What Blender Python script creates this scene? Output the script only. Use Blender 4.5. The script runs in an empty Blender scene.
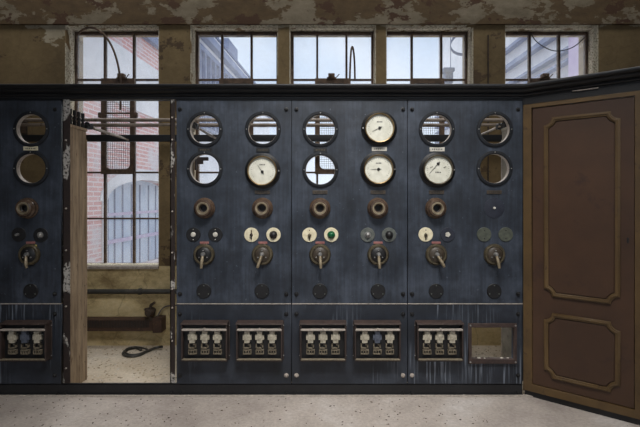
import bpy, bmesh, math, random
from mathutils import Vector, Matrix
random.seed(7)
SC = bpy.context.scene
COL = SC.collection
F, CY, D0, EYE = 460.0, 198.0, 3.5, 1.5
PI = math.pi

def P(px, py, D=D0):
    return Vector(((px-320)*D/F, D-D0, EYE-(py-CY)*D/F))

# ------------------------------------------------------------------ materials
MATS = {}
def _nodes(name):
    m = bpy.data.materials.new(name); m.use_nodes = True
    nt = m.node_tree; nt.nodes.clear()
    out = nt.nodes.new('ShaderNodeOutputMaterial')
    MATS[name] = m
    return m, nt, out
def srgb(r, g, b):
    f = lambda c: (c/255/12.92) if c/255 <= .04045 else ((c/255+.055)/1.055)**2.4
    return (f(r), f(g), f(b), 1)
def N(nt, t, **kw):
    n = nt.nodes.new(t)
    for k, v in kw.items():
        if k.startswith('i_'): n.inputs[k[2:].replace('_', ' ')].default_value = v
        else: setattr(n, k, v)
    return n
def coords(nt, scale=(1, 1, 1)):
    g = N(nt, 'ShaderNodeNewGeometry')
    mp = N(nt, 'ShaderNodeMapping'); mp.inputs['Scale'].default_value = scale
    nt.links.new(g.outputs['Position'], mp.inputs['Vector'])
    return mp.outputs['Vector']
def noise(nt, vec, scale, detail=6, rough=.6):
    n = N(nt, 'ShaderNodeTexNoise'); n.inputs['Scale'].default_value = scale
    n.inputs['Detail'].default_value = detail; n.inputs['Roughness'].default_value = rough
    nt.links.new(vec, n.inputs['Vector']); return n.outputs['Fac']
def ramp(nt, fac, stops):
    r = N(nt, 'ShaderNodeValToRGB'); e = r.color_ramp.elements
    while len(e) < len(stops): e.new(.5)
    for i, (p, c) in enumerate(stops): e[i].position = p; e[i].color = c if len(c) == 4 else (*c, 1)
    nt.links.new(fac, r.inputs['Fac']); return r.outputs['Color']
def mix(nt, fac, a, b, mode='MIX'):
    m = N(nt, 'ShaderNodeMix', data_type='RGBA', blend_type=mode)
    for k, v in ((0, fac), (6, a), (7, b)):
        if isinstance(v, (float, int)): m.inputs[k].default_value = v
        elif isinstance(v, tuple): m.inputs[k].default_value = v
        else: nt.links.new(v, m.inputs[k])
    return m.outputs[2]
def finish(nt, out, color, rough=.7, metal=0, bump=None, bstr=.3, bdist=.01, spec=.5):
    b = N(nt, 'ShaderNodeBsdfPrincipled')
    if isinstance(color, tuple): b.inputs['Base Color'].default_value = color
    else: nt.links.new(color, b.inputs['Base Color'])
    if isinstance(rough, float) or isinstance(rough, int): b.inputs['Roughness'].default_value = rough
    else: nt.links.new(rough, b.inputs['Roughness'])
    b.inputs['Metallic'].default_value = metal
    b.inputs['Specular IOR Level'].default_value = spec
    if bump is not None:
        bp = N(nt, 'ShaderNodeBump'); bp.inputs['Strength'].default_value = bstr; bp.inputs['Distance'].default_value = bdist
        nt.links.new(bump, bp.inputs['Height']); nt.links.new(bp.outputs[0], b.inputs['Normal'])
    nt.links.new(b.outputs[0], out.inputs['Surface'])
def mottled(name, a, b, scale=6, rough=.7, metal=0, c=None, stretch=(1, 1, 1), bump=.2, spec=.5):
    m, nt, out = _nodes(name)
    v = coords(nt, stretch); n1 = noise(nt, v, scale)
    col = ramp(nt, n1, [(.35, srgb(*a)), (.65, srgb(*b))])
    if c:
        n2 = noise(nt, v, scale*2.7, 8, .7)
        mask = ramp(nt, n2, [(.58, (0, 0, 0)), (.66, (1, 1, 1))])
        col = mix(nt, mask, col, srgb(*c))
    finish(nt, out, col, rough, metal, noise(nt, v, scale*6), bump, .003, spec)
    return m

mottled('black_paint', (17, 18, 21), (27, 28, 31), 8, .45, c=(38, 37, 37))
mottled('black_rubber', (17, 17, 19), (26, 26, 28), 20, .5)
mottled('ring_grey', (24, 26, 30), (36, 39, 44), 12, .75, spec=.3)
mottled('iron', (46, 38, 31), (66, 53, 42), 18, .7, c=(98, 64, 46))
mottled('brown_iron', (40, 33, 31), (58, 46, 42), 15, .6, c=(76, 58, 48))
mottled('rust_red', (48, 37, 34), (66, 51, 46), 20, .7, c=(84, 74, 66))
mottled('bakelite', (68, 55, 46), (94, 76, 62), 22, .25, c=(50, 40, 34))
mottled('handle_grey', (120, 108, 88), (160, 147, 124), 25, .4, .3)
mottled('crumb_mid', (128, 114, 94), (170, 156, 134), 40, .9)
mottled('dark_blue_disc', (32, 35, 46), (44, 48, 60), 20, .5)
mottled('brass', (110, 92, 62), (146, 124, 86), 25, .35, .6, c=(72, 58, 40))
mottled('dull_brass', (66, 59, 45), (96, 87, 68), 25, .45, .3, c=(58, 50, 38))
mottled('dial', (206, 205, 190), (226, 225, 212), 20, .5)
mottled('cream', (206, 196, 164), (226, 218, 190), 40, .5)
mottled('disc_grey', (72, 76, 74), (96, 99, 94), 40, .5)
mottled('disc_olive', (66, 70, 62), (86, 90, 78), 40, .55)
mottled('ceramic', (150, 144, 128), (190, 183, 166), 60, .5, c=(128, 118, 92))
mottled('pale_metal', (150, 142, 134), (186, 176, 166), 40, .5, c=(96, 80, 70))
mottled('fuse_metal', (96, 88, 74), (136, 126, 108), 60, .5, c=(84, 60, 40))
mottled('steel', (120, 120, 120), (160, 158, 154), 30, .4, .5)
mottled('tag_red', (130, 82, 80), (158, 108, 102), 30, .6)
mottled('tag_yellow', (150, 136, 70), (176, 160, 92), 30, .6)
mottled('tag_white', (176, 172, 162), (206, 202, 192), 30, .6)
mottled('blue_ceramic', (72, 78, 92), (92, 98, 110), 30, .5)
mottled('plate_brown', (48, 41, 34), (70, 60, 48), 30, .5)
mottled('ink', (30, 28, 28), (44, 42, 40), 30, .6)
mottled('wood', (128, 110, 90), (172, 152, 126), 3, .85, c=(92, 70, 52), stretch=(8, 8, 1))
mottled('grey_board', (120, 116, 106), (156, 150, 138), 6, .85, c=(88, 80, 70))
mottled('dark_pipe', (46, 46, 44), (66, 64, 60), 8, .5, c=(92, 88, 80))
mottled('duct', (52, 36, 28), (72, 50, 38), 12, .7, c=(96, 76, 56))
mottled('rail', (124, 112, 100), (158, 146, 136), 6, .45, c=(84, 72, 60))
mottled('leaf_brown', (60, 41, 29), (74, 51, 35), 2.2, .5, c=(58, 39, 30), bump=.1)
mottled('gold_brown', (78, 60, 36), (94, 73, 43), 5, .5, c=(66, 48, 32), bump=.1)
mottled('window_iron', (70, 56, 47), (104, 84, 68), 14, .8, c=(136, 116, 94))
mottled('pale_cable', (84, 80, 78), (110, 104, 100), 14, .6)
mottled('white_wall', (214, 216, 222), (236, 236, 240), 1.2, .9)
mottled('ledge_blue', (112, 124, 156), (140, 150, 178), 3, .8)
mottled('door_blue', (172, 190, 216), (204, 218, 236), 1.5, .8)
mottled('bar_blue', (92, 104, 140), (120, 132, 162), 5, .8)
mottled('lilac', (184, 170, 206), (204, 192, 220), 3, .8)
mottled('pavement', (176, 174, 170), (206, 202, 198), 2, .9)
mottled('ceiling_plaster', (70, 62, 50), (100, 90, 74), 1.5, .9)
mottled('crumb', (52, 42, 36), (96, 82, 70), 40, .9)
mottled('crumb_pale', (176, 168, 156), (214, 206, 194), 40, .9)

def green():
    m, nt, out = _nodes('green_glass'); finish(nt, out, srgb(14, 84, 48), .12)
green()

def panel_mat():   # blue slate paint, mottled, faint vertical run marks
    m, nt, out = _nodes('slate_blue')
    v = coords(nt); vs = coords(nt, (14, 14, .8))
    c = ramp(nt, noise(nt, v, 3.2, 8, .65), [(.36, srgb(30, 35, 43)), (.5, srgb(45, 51, 61)), (.64, srgb(64, 71, 83))])
    st = ramp(nt, noise(nt, vs, 3, 5), [(.38, (.68, .68, .68)), (.62, (1.25, 1.25, 1.25))])
    c = mix(nt, .75, c, st, 'MULTIPLY')
    sp = ramp(nt, noise(nt, v, 42, 3, .5), [(.68, (0, 0, 0)), (.74, (1, 1, 1))])
    c = mix(nt, sp, c, srgb(84, 90, 100))
    r = ramp(nt, noise(nt, v, 7), [(.3, (.34,)*3), (.7, (.55,)*3)])
    finish(nt, out, c, r, 0, noise(nt, v, 30), .15, .002)
panel_mat()
def lower_mat():   # the same paint with chalky white drip marks
    m, nt, out = _nodes('slate_blue_dripped')
    v = coords(nt); vs = coords(nt, (30, 1, .9))
    c = ramp(nt, noise(nt, v, 3.2, 8, .65), [(.36, srgb(25, 30, 37)), (.5, srgb(35, 40, 49)), (.64, srgb(50, 56, 66))])
    drip = ramp(nt, noise(nt, vs, 2.2, 4, .55), [(.54, (0, 0, 0)), (.66, (1, 1, 1))])
    where = ramp(nt, noise(nt, coords(nt, (1, 1, .6)), 1.9, 2), [(.50, (0, 0, 0)), (.60, (.6, .6, .6))])
    for pt, rad in (((-2.27, 0, .66), .30), ((1.33, 0, .17), .26), ((.95, 0, .17), .22)):
        d = N(nt, 'ShaderNodeVectorMath', operation='DISTANCE'); nt.links.new(v, d.inputs[0]); d.inputs[1].default_value = pt
        where = mix(nt, 1.0, where, ramp(nt, d.outputs['Value'], [(rad*.5, (.8,)*3), (rad, (0, 0, 0))]), 'ADD')
    k = mix(nt, 1.0, drip, where, 'MULTIPLY')
    c = mix(nt, k, c, srgb(124, 132, 144))
    finish(nt, out, c, .5, 0, noise(nt, v, 30), .15, .002)
lower_mat()

def flaky(name, base, flake, lo=.5):
    m, nt, out = _nodes(name)
    v = coords(nt, (1, 1, .45)); n = noise(nt, v, 9, 3, .5)
    f = noise(nt, coords(nt), 60, 6, .7)
    k = ramp(nt, n, [(lo, (0, 0, 0)), (lo+.03, (1, 1, 1))])
    k2 = ramp(nt, f, [(.40, (0, 0, 0)), (.5, (1, 1, 1))])
    kk = mix(nt, 1.0, k, k2, 'MULTIPLY')
    c = ramp(nt, f, [(.3, srgb(*base)), (.7, srgb(base[0]+22, base[1]+12, base[2]+8))])
    finish(nt, out, mix(nt, kk, c, srgb(*flake)), .75, 0, kk, .5, .003)
flaky('flaky_post', (24, 19, 18), (168, 164, 158), .565)
flaky('reveal_plaster', (120, 102, 70), (222, 214, 192), .36)

def wall_mat(name, lo, mid, plaster, dark, zline):
    m, nt, out = _nodes(name)
    v = coords(nt)
    c = ramp(nt, noise(nt, v, 1.3, 7, .6), [(.3, srgb(*lo)), (.65, srgb(*mid))])
    fine = ramp(nt, noise(nt, v, 26, 8, .75), [(.3, (.72,)*3), (.7, (1.15,)*3)])
    c = mix(nt, .8, c, fine, 'MULTIPLY')
    sx = N(nt, 'ShaderNodeSeparateXYZ'); nt.links.new(v, sx.inputs[0])
    zr = N(nt, 'ShaderNodeMapRange'); nt.links.new(sx.outputs['Z'], zr.inputs['Value'])
    zr.inputs['From Min'].default_value = zline-.25; zr.inputs['From Max'].default_value = zline+.05
    zr.inputs['To Min'].default_value = -.2; zr.inputs['To Max'].default_value = .05
    pn = noise(nt, coords(nt, (.8, 1, 1.5)), 2.1, 9, .62)
    ad = N(nt, 'ShaderNodeMath', operation='ADD'); nt.links.new(pn, ad.inputs[0]); nt.links.new(zr.outputs[0], ad.inputs[1])
    pk = ramp(nt, ad.outputs[0], [(.55, (0, 0, 0)), (.565, (1, 1, 1))])
    pc = ramp(nt, noise(nt, v, 6, 8, .7), [(.3, srgb(*plaster)), (.7, srgb(*[x+26 for x in plaster]))])
    c = mix(nt, pk, c, pc)
    dn = noise(nt, coords(nt, (1, 1, 1.2)), 2.6, 8, .68)
    dk = ramp(nt, dn, [(.585, (0, 0, 0)), (.61, (1, 1, 1))])
    c = mix(nt, dk, c, srgb(*dark))
    if zline < 3.5:      # paler yellow below the window sills
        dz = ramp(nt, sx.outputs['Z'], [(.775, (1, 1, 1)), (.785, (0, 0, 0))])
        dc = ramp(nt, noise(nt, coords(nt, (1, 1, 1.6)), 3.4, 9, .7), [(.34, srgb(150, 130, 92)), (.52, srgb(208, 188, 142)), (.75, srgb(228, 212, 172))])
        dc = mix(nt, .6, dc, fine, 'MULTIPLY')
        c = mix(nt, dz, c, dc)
    # hairline cracks
    vo = N(nt, 'ShaderNodeTexVoronoi', feature='DISTANCE_TO_EDGE'); vo.inputs['Scale'].default_value = 2.3
    dv = N(nt, 'ShaderNodeMix', data_type='VECTOR'); dv.inputs[0].default_value = .12
    nn = N(nt, 'ShaderNodeTexNoise'); nn.inputs['Scale'].default_value = 6; nt.links.new(v, nn.inputs['Vector'])
    nt.links.new(v, dv.inputs[4]); nt.links.new(nn.outputs['Color'], dv.inputs[5])
    nt.links.new(dv.outputs[1], vo.inputs['Vector'])
    ck = ramp(nt, vo.outputs['Distance'], [(.003, (.3,)*3), (.009, (0, 0, 0))])
    c = mix(nt, ck, c, srgb(*dark))
    finish(nt, out, c, .9, 0, ad.outputs[0], .6, .02)
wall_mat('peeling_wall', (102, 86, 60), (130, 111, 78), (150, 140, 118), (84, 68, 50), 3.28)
wall_mat('hall_wall', (100, 84, 56), (126, 106, 70), (132, 122, 100), (70, 56, 42), 4.0)

def lintel_mat():
    m, nt, out = _nodes('peeling_lintel')
    v = coords(nt, (.8, 1, 1.4))
    n = noise(nt, v, 2.3, 9, .62)
    base = ramp(nt, noise(nt, v, 9, 8, .7), [(.3, srgb(74, 58, 39)), (.7, srgb(100, 82, 56))])
    pl = ramp(nt, noise(nt, v, 7, 8, .7), [(.3, srgb(102, 92, 74)), (.7, srgb(138, 127, 108))])
    k = ramp(nt, n, [(.50, (0, 0, 0)), (.515, (1, 1, 1))])
    c = mix(nt, k, base, pl)
    d = ramp(nt, noise(nt, coords(nt, (1, 1, 1.6)), 3.1, 8, .65), [(.57, (0, 0, 0)), (.585, (1, 1, 1))])
    c = mix(nt, d, c, srgb(74, 52, 36))
    finish(nt, out, c, .9, 0, n, .6, .02)
lintel_mat()

def floor_mat(name, a, b, c3, speck):
    m, nt, out = _nodes(name)
    v = coords(nt)
    c = ramp(nt, noise(nt, v, 1.4, 8, .65), [(.3, srgb(*a)), (.55, srgb(*b)), (.75, srgb(*c3))])
    fine = ramp(nt, noise(nt, v, 45, 8, .8), [(.3, (.66,)*3), (.7, (1.22,)*3)])
    c = mix(nt, .8, c, fine, 'MULTIPLY')
    vo = N(nt, 'ShaderNodeTexVoronoi'); vo.inputs['Scale'].default_value = 34; nt.links.new(v, vo.inputs['Vector'])
    k = ramp(nt, vo.outputs['Distance'], [(.06, (1, 1, 1)), (.15, (0, 0, 0))])
    k2 = ramp(nt, noise(nt, v, 7), [(.5, (0, 0, 0)), (.6, (1, 1, 1))])
    kk = mix(nt, 1.0, k, k2, 'MULTIPLY')
    c = mix(nt, kk, c, srgb(*speck))
    finish(nt, out, c, .85, 0, noise(nt, v, 30, 8, .8), .6, .01)
floor_mat('concrete', (150, 140, 134), (186, 176, 168), (212, 206, 202), (98, 84, 74))
floor_mat('dusty_concrete', (176, 160, 136), (202, 190, 172), (216, 208, 196), (112, 98, 80))

def brick_mat():
    m, nt, out = _nodes('brick')
    g = N(nt, 'ShaderNodeNewGeometry'); s = N(nt, 'ShaderNodeSeparateXYZ'); nt.links.new(g.outputs['Position'], s.inputs[0])
    cb = N(nt, 'ShaderNodeCombineXYZ'); nt.links.new(s.outputs['Y'], cb.inputs['X']); nt.links.new(s.outputs['Z'], cb.inputs['Y'])
    br = N(nt, 'ShaderNodeTexBrick'); br.inputs['Scale'].default_value = 1
    br.inputs['Brick Width'].default_value = .3; br.inputs['Row Height'].default_value = .085; br.inputs['Mortar Size'].default_value = .012
    br.inputs['Color1'].default_value = srgb(208, 148, 146); br.inputs['Color2'].default_value = srgb(222, 172, 166); br.inputs['Mortar'].default_value = srgb(226, 212, 212)
    nt.links.new(cb.outputs[0], br.inputs['Vector'])
    k = ramp(nt, noise(nt, coords(nt), 1.4, 7, .65), [(.5, (0, 0, 0)), (.62, (.8, .8, .8))])
    finish(nt, out, mix(nt, k, br.outputs['Color'], srgb(212, 208, 214)), .9)
brick_mat()

def glass_mat(name, haze):
    m, nt, out = _nodes(name)
    tr = N(nt, 'ShaderNodeBsdfTransparent'); tr.inputs[0].default_value = (.96, .97, .98, 1)
    df = N(nt, 'ShaderNodeBsdfTranslucent'); df.inputs[0].default_value = (.85, .87, .9, 1)
    gl = N(nt, 'ShaderNodeBsdfGlossy'); gl.inputs['Roughness'].default_value = .12
    k = ramp(nt, noise(nt, coords(nt), 3.2, 8, .7), [(.3, (haze*.5,)*3), (.7, (haze*1.3,)*3)])
    s1 = N(nt, 'ShaderNodeMixShader'); nt.links.new(k, s1.inputs[0]); nt.links.new(tr.outputs[0], s1.inputs[1]); nt.links.new(df.outputs[0], s1.inputs[2])
    s2 = N(nt, 'ShaderNodeMixShader'); s2.inputs[0].default_value = .04
    nt.links.new(s1.outputs[0], s2.inputs[1]); nt.links.new(gl.outputs[0], s2.inputs[2])
    nt.links.new(s2.outputs[0], out.inputs['Surface'])
glass_mat('dusty_glass', .10)

# ------------------------------------------------------------------ geometry helpers
WPOS = {}
def finish_mesh(name, me, mat, parent=None, smooth=False):
    me.name = name
    vs = [v.co for v in me.vertices]
    lo = Vector([min(v[i] for v in vs) for i in range(3)]); hi = Vector([max(v[i] for v in vs) for i in range(3)])
    c = (lo+hi)/2
    if parent is None: c = Vector((c.x, c.y, lo.z))
    me.transform(Matrix.Translation(-c))
    for m in (mat if isinstance(mat, (list, tuple)) else [mat]): me.materials.append(MATS[m])
    if smooth:
        me.shade_smooth(); me.set_sharp_from_angle(angle=math.radians(38))
    o = bpy.data.objects.new(name, me); COL.objects.link(o)
    WPOS[o] = c
    if parent is not None:
        o.parent = parent; o.location = c - WPOS[parent]
    else: o.location = c
    return o
def from_bm(name, bm, mat, parent=None, smooth=False):
    bmesh.ops.recalc_face_normals(bm, faces=bm.faces)
    me = bpy.data.meshes.new(name); bm.to_mesh(me); bm.free()
    return finish_mesh(name, me, mat, parent, smooth)
def many(name, mat, parent, items, smooth=False):
    for f in items: mesh1(name, mat, parent, f, smooth)
def box(bm, x0, x1, y0, y1, z0, z1, bev=0, T=None):
    vs = [bm.verts.new((x, y, z)) for x in (x0, x1) for y in (y0, y1) for z in (z0, z1)]
    if T:
        for v in vs: v.co = T(v.co)
    idx = [(0, 1, 3, 2), (4, 6, 7, 5), (0, 4, 5, 1), (2, 3, 7, 6), (0, 2, 6, 4), (1, 5, 7, 3)]
    fs = [bm.faces.new([vs[i] for i in f]) for f in idx]
    if bev > 0:
        es = list({e for f in fs for e in f.edges})
        bmesh.ops.bevel(bm, geom=es, offset=bev, segments=2, affect='EDGES', profile=.5)
def lathe(bm, cx, cz, prof, seg=32, T=None, cy=0):
    """prof = [(radius, y)] around an axis along Y"""
    rings = []
    for r, y in prof:
        if r < 1e-6: rings.append([bm.verts.new((cx, cy+y, cz))])
        else: rings.append([bm.verts.new((cx+r*math.cos(a), cy+y, cz+r*math.sin(a))) for a in [2*PI*k/seg for k in range(seg)]])
    for a, b in zip(rings, rings[1:]):
        for k in range(seg):
            k2 = (k+1) % seg
            if len(a) == 1 and len(b) == 1: continue
            if len(a) == 1: bm.faces.new((a[0], b[k], b[k2]))
            elif len(b) == 1: bm.faces.new((a[k], a[k2], b[0]))
            else: bm.faces.new((a[k], a[k2], b[k2], b[k]))
def tube(bm, pts, r, seg=10, cap=True):
    pts = [Vector(p) for p in pts]; rings = []
    prev = None
    for i, p in enumerate(pts):
        d = (pts[min(i+1, len(pts)-1)] - pts[max(i-1, 0)]).normalized()
        ref = prev if prev is not None else (Vector((0, 0, 1)) if abs(d.z) < .9 else Vector((1, 0, 0)))
        n = (ref - d*ref.dot(d)).normalized(); prev = n; b = d.cross(n)
        rr = r[i] if isinstance(r, (list, tuple)) else r
        rings.append([bm.verts.new(p + n*rr*math.cos(a) + b*rr*math.sin(a)) for a in [2*PI*k/seg for k in range(seg)]])
    for a, b in zip(rings, rings[1:]):
        for k in range(seg): bm.faces.new((a[k], a[(k+1) % seg], b[(k+1) % seg], b[k]))
    if cap: bm.faces.new(rings[0]); bm.faces.new(rings[-1])
def smoothpath(pts, n=6):
    pts = [Vector(p) for p in pts]; out = []
    for i in range(len(pts)-1):
        p0, p1, p2, p3 = pts[max(i-1, 0)], pts[i], pts[i+1], pts[min(i+2, len(pts)-1)]
        for k in range(n):
            t = k/n
            out.append(.5*((2*p1)+(p2-p0)*t+(2*p0-5*p1+4*p2-p3)*t*t+(3*p1-p0-3*p2+p3)*t**3))
    out.append(pts[-1]); return out
def flat_mesh(outer, holes, y0, y1, bev=0, T=None):
    """outline in (x,z) with holes, given real thickness from y0 to y1"""
    cu = bpy.data.curves.new('tmp', 'CURVE'); cu.dimensions = '2D'; cu.fill_mode = 'BOTH'
    cu.extrude = (y1-y0)/2 - bev; cu.bevel_depth = bev; cu.bevel_resolution = 1; cu.offset = -bev
    for loop in [outer]+list(holes):
        s = cu.splines.new('POLY'); s.points.add(len(loop)-1); s.use_cyclic_u = True
        for i, (x, z) in enumerate(loop): s.points[i].co = (x, z, 0, 1)
    ob = bpy.data.objects.new('tmp', cu)
    COL.objects.link(ob)
    me = bpy.data.meshes.new_from_object(ob, depsgraph=bpy.context.evaluated_depsgraph_get())
    bpy.data.objects.remove(ob); bpy.data.curves.remove(cu)
    bm = bmesh.new(); bm.from_mesh(me); bpy.data.meshes.remove(me)
    for v in bm.verts:
        x, z, y = v.co; v.co = (x, (y0+y1)/2+y, z)
        if T: v.co = T(v.co)
    bmesh.ops.remove_doubles(bm, verts=bm.verts, dist=1e-5)
    return bm
def rect(x0, x1, z0, z1): return [(x0, z0), (x1, z0), (x1, z1), (x0, z1)]
def circ(cx, cz, r, n=40): return [(cx+r*math.cos(2*PI*k/n), cz+r*math.sin(2*PI*k/n)) for k in range(n)]
def empty(name, loc, label, cat, group=None, kind=None):
    o = bpy.data.objects.new(name, None); COL.objects.link(o); o.location = loc; WPOS[o] = Vector(loc)
    o.empty_display_size = .1
    return tag(o, label, cat, group, kind)
def tag(o, label=None, cat=None, group=None, kind=None):
    if label: o['label'] = label
    if cat: o['category'] = cat
    if group: o['group'] = group
    if kind: o['kind'] = kind
    return o
def mesh1(name, mat, parent, fn, smooth=False, label=None):
    bm = bmesh.new(); fn(bm); o = from_bm(name, bm, mat, parent, smooth)
    if label: o['label'] = label
    return o

S = D0/F      # metres per pixel on the board

# ------------------------------------------------------------------ the setting
YW, YG, YO = 1.365, 1.57, 1.74       # back wall face, glass plane, outer face
DW, DG = D0+YW, D0+YG
ZF = -.06
wx = lambda px, D: (px-320)*D/F
wz = lambda py, D: EYE-(py-CY)*D/F

ZT, ZB = wz(25, DW), wz(268.5, DW)
WIN = [(65, 159, (76.5, 105.5, 134.4)), (190.4, 278, (196.7, 222.4, 251.7)), (289.4, 376, (290.6, 317.2, 346.4)),
       (386, 473.3, (None, 411.6, 441)), (505, 598.4, (None, 529.1, 558.4))]
RIGHTBAR = [None, None, 373.2, 466.4, 587.6]
holes = [rect(wx(a, DW), wx(b, DW), ZB, ZT) for a, b, _ in WIN]
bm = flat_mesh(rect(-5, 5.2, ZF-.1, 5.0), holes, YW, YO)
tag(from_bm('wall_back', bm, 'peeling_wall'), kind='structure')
mesh1('trim_1', 'peeling_lintel', None, lambda b: box(b, -5, 5.2, YW-.03, YW, wz(24.2, DW-.03), 4.98, .004))['kind'] = 'structure'
mesh1('floor', 'concrete', None, lambda b: box(b, -5, 5.2, -8, .0, -.2, 0))['kind'] = 'structure'
mesh1('floor', 'dusty_concrete', None, lambda b: box(b, -5, 5.2, .0, YW, -.2, ZF))['kind'] = 'structure'
mesh1('wall_left', 'hall_wall', None, lambda b: box(b, -5.2, -5, -8, YO, -.2, 5.2))['kind'] = 'structure'
mesh1('wall_right', 'hall_wall', None, lambda b: box(b, 5.2, 5.4, -8, YO, -.2, 5.2))['kind'] = 'structure'
mesh1('ceiling', 'ceiling_plaster', None, lambda b: box(b, -5.2, 5.4, -8, YO, 5.0, 5.2))['kind'] = 'structure'
bm = flat_mesh(rect(-5.2, 5.4, -.2, 5.2), [rect(-4.2, -1.6, .9, 4.7), rect(-1.1, 1.5, .9, 4.7), rect(2.0, 4.6, .9, 4.7)], -8.25, -8)
tag(from_bm('wall_rear', bm, 'hall_wall'), kind='structure')
mesh1('trim_2', 'pale_metal', None, lambda b: box(b, -5, 1.62, -.036, -.004, .0, .008, .002))['kind'] = 'structure'

rowsY = [33.6, 80, 126, 172.5, 218.5, 264.5]
def cross_arc(n=8): return [k/n for k in range(n+1)]
for i, (pl, pr, ms) in enumerate(WIN):
    xL, xR = wx(pl, DW), wx(pr, DW)
    xs = [xL+.018 if ms[0] is None or wx(ms[0], DG) < xL+.012 else wx(ms[0], DG)] + [wx(m, DG) for m in ms[1:]]
    xs.append(wx(RIGHTBAR[i], DG) if RIGHTBAR[i] else xR-.018)
    xs[-1] = min(xs[-1], xR-.012)
    zs = [wz(y, DG) for y in rowsY]
    def frame(b):
        for k, x in enumerate(xs):
            w = .016 if k in (0, 3) else .011
            box(b, x-w, x+w, YG-.025, YG+.025, zs[-1]-.01, zs[0]+.02, .003)
        for k, z in enumerate(zs):
            w = .018 if k in (0, 5) else .009
            box(b, xs[0], xs[-1], YG-.018, YG+.018, z-w, z+w, .002)
        # filler where the outer bars stand off the masonry
        box(b, xL, xs[0]-.012, YG-.01, YG+.03, ZB, ZT); box(b, xs[-1]+.012, xR, YG-.01, YG+.03, ZB, ZT)
        box(b, xL, xR, YG-.012, YG+.03, zs[0]+.012, ZT)
    win = mesh1('window_%d' % (i+1), 'window_iron', None, frame); win['kind'] = 'structure'
    mesh1('pane', 'dusty_glass', win, lambda b: box(b, xs[0], xs[-1], YG-.002, YG+.002, zs[-1], zs[0]))
    bm = flat_mesh(rect(xL, xR, ZB, ZT), [rect(xL+.006, xR-.006, ZB+.03, ZT-.006)], YW+.002, YG-.02)
    o = from_bm('reveal', bm, 'reveal_plaster', win); o['label'] = 'flaking white and ochre plaster reveal'
    mesh1('window_sill', 'pale_metal', win, lambda b: box(b, xL-.0, xR+.0, YW-.03, YW+.02, ZB-.004, ZB+.03, .005))
    # opening casement in the middle column with rounded lower corners and a wire guard
    ca = xs[1]-.024; cb = xs[2]+.024; z1 = zs[1]+.004; z0 = zs[3]-.02
    ia, ib, iz0, iz1 = xs[1]+.028, xs[2]-.028, zs[3]+.035, zs[1]-.05
    r = .05
    inner = [(ia+r*(1-math.cos(t)), iz0+r*(1-math.sin(t))) for t in [PI/2*k/6 for k in range(7)]]
    inner = [(ia, iz1)]+[(ia+r-r*math.cos(t), iz0+r-r*math.sin(t)) for t in [PI/2*k/6 for k in range(7)]] + \
            [(ib-r+r*math.sin(t), iz0+r-r*math.cos(t)) for t in [PI/2*k/6 for k in range(7)]]+[(ib, iz1)]
    bm = flat_mesh(rect(ca, cb, z0, z1), [inner], YG-.06, YG-.028, .003)
    box(bm, ca-.03, ca+.01, YG-.07, YG-.03, wz(116, DG)-.03, wz(116, DG)+.03, .008)
    box(bm, cb-.01, cb+.03, YG-.07, YG-.03, wz(116, DG)-.03, wz(116, DG)+.03, .008)
    box(bm, ia, ib, YG-.055, YG-.03, wz(114, DG)-.008, wz(114, DG)+.008)
    cas = from_bm('casement', bm, 'window_iron', win)
    def wires(b):
        x = ia
        while x < ib: box(b, x-.0014, x+.0014, YG-.052, YG-.048, iz0, iz1); x += .024
        z = iz0+.01
        while z < iz1: box(b, ia, ib, YG-.048, YG-.044, z-.0014, z+.0014); z += .024
    mesh1('wire_guard', 'iron', cas, wires)
    if i in (0, 2, 4):
        cx = {0: wx(121, DG-.08), 2: wx(331.5, DG-.08), 4: wx(545.5, DG-.08)}[i]
        def latch(b):
            z = zs[1]
            box(b, cx-.035, cx+.035, YG-.1, YG-.03, z+.004, z+.05, .006)
            box(b, cx-.05, cx+.05, YG-.085, YG-.03, z-.01, z+.012, .004)
            lathe(b, cx, z+.028, [(0, -.03), (.014, -.03), (.014, 0), (0, 0)], 12, cy=YG-.095)
            tube(b, smoothpath([(cx+.05, YG-.06, z+.01), (cx+.07, YG-.07, z+.03), (cx+.085, YG-.07, z+.045)], 4), .005)
        mesh1('latch', 'window_iron', cas, latch)

# ------------------------------------------------------------------ switchboard panels
def bolt(parent, px, py, pale=False):
    x, z = wx(px, D0), wz(py, D0)
    def f(b):
        lathe(b, x, z, [(0, -.018), (.006, -.0175), (.0105, -.012), (.012, -.006), (.012, -.004), (.017, -.003), (.017, .0), (0, 0)], 14)
    return mesh1('bolt', 'pale_metal' if pale else 'black_rubber', parent, f, True)

def porthole(parent, px, py):
    x, z = wx(px, D0), wz(py, D0)
    R, r = 18*S, 14.6*S
    o = mesh1('porthole_ring', 'ring_grey', parent, lambda b: lathe(b, x, z, [(r, .018), (r, -.008), (r+.004, -.014), (R-.008, -.014), (R, -.008), (R, .0), (r, .018)], 48), True)
    mesh1('liner', 'pale_metal', o, lambda b: lathe(b, x, z, [(r-.001, -.006), (r-.001, .034), (r+.004, .034), (r+.004, -.006), (r-.001, -.006)], 48), True)
    many('screw', 'steel', o, [lambda b, a=a: lathe(b, x+(R-.013)*math.cos(a), z+(R-.013)*math.sin(a), [(0, -.018), (.004, -.0175), (.005, -.014), (0, -.014)], 8) for a in (0, PI, PI/2)], True)
    return o

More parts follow.
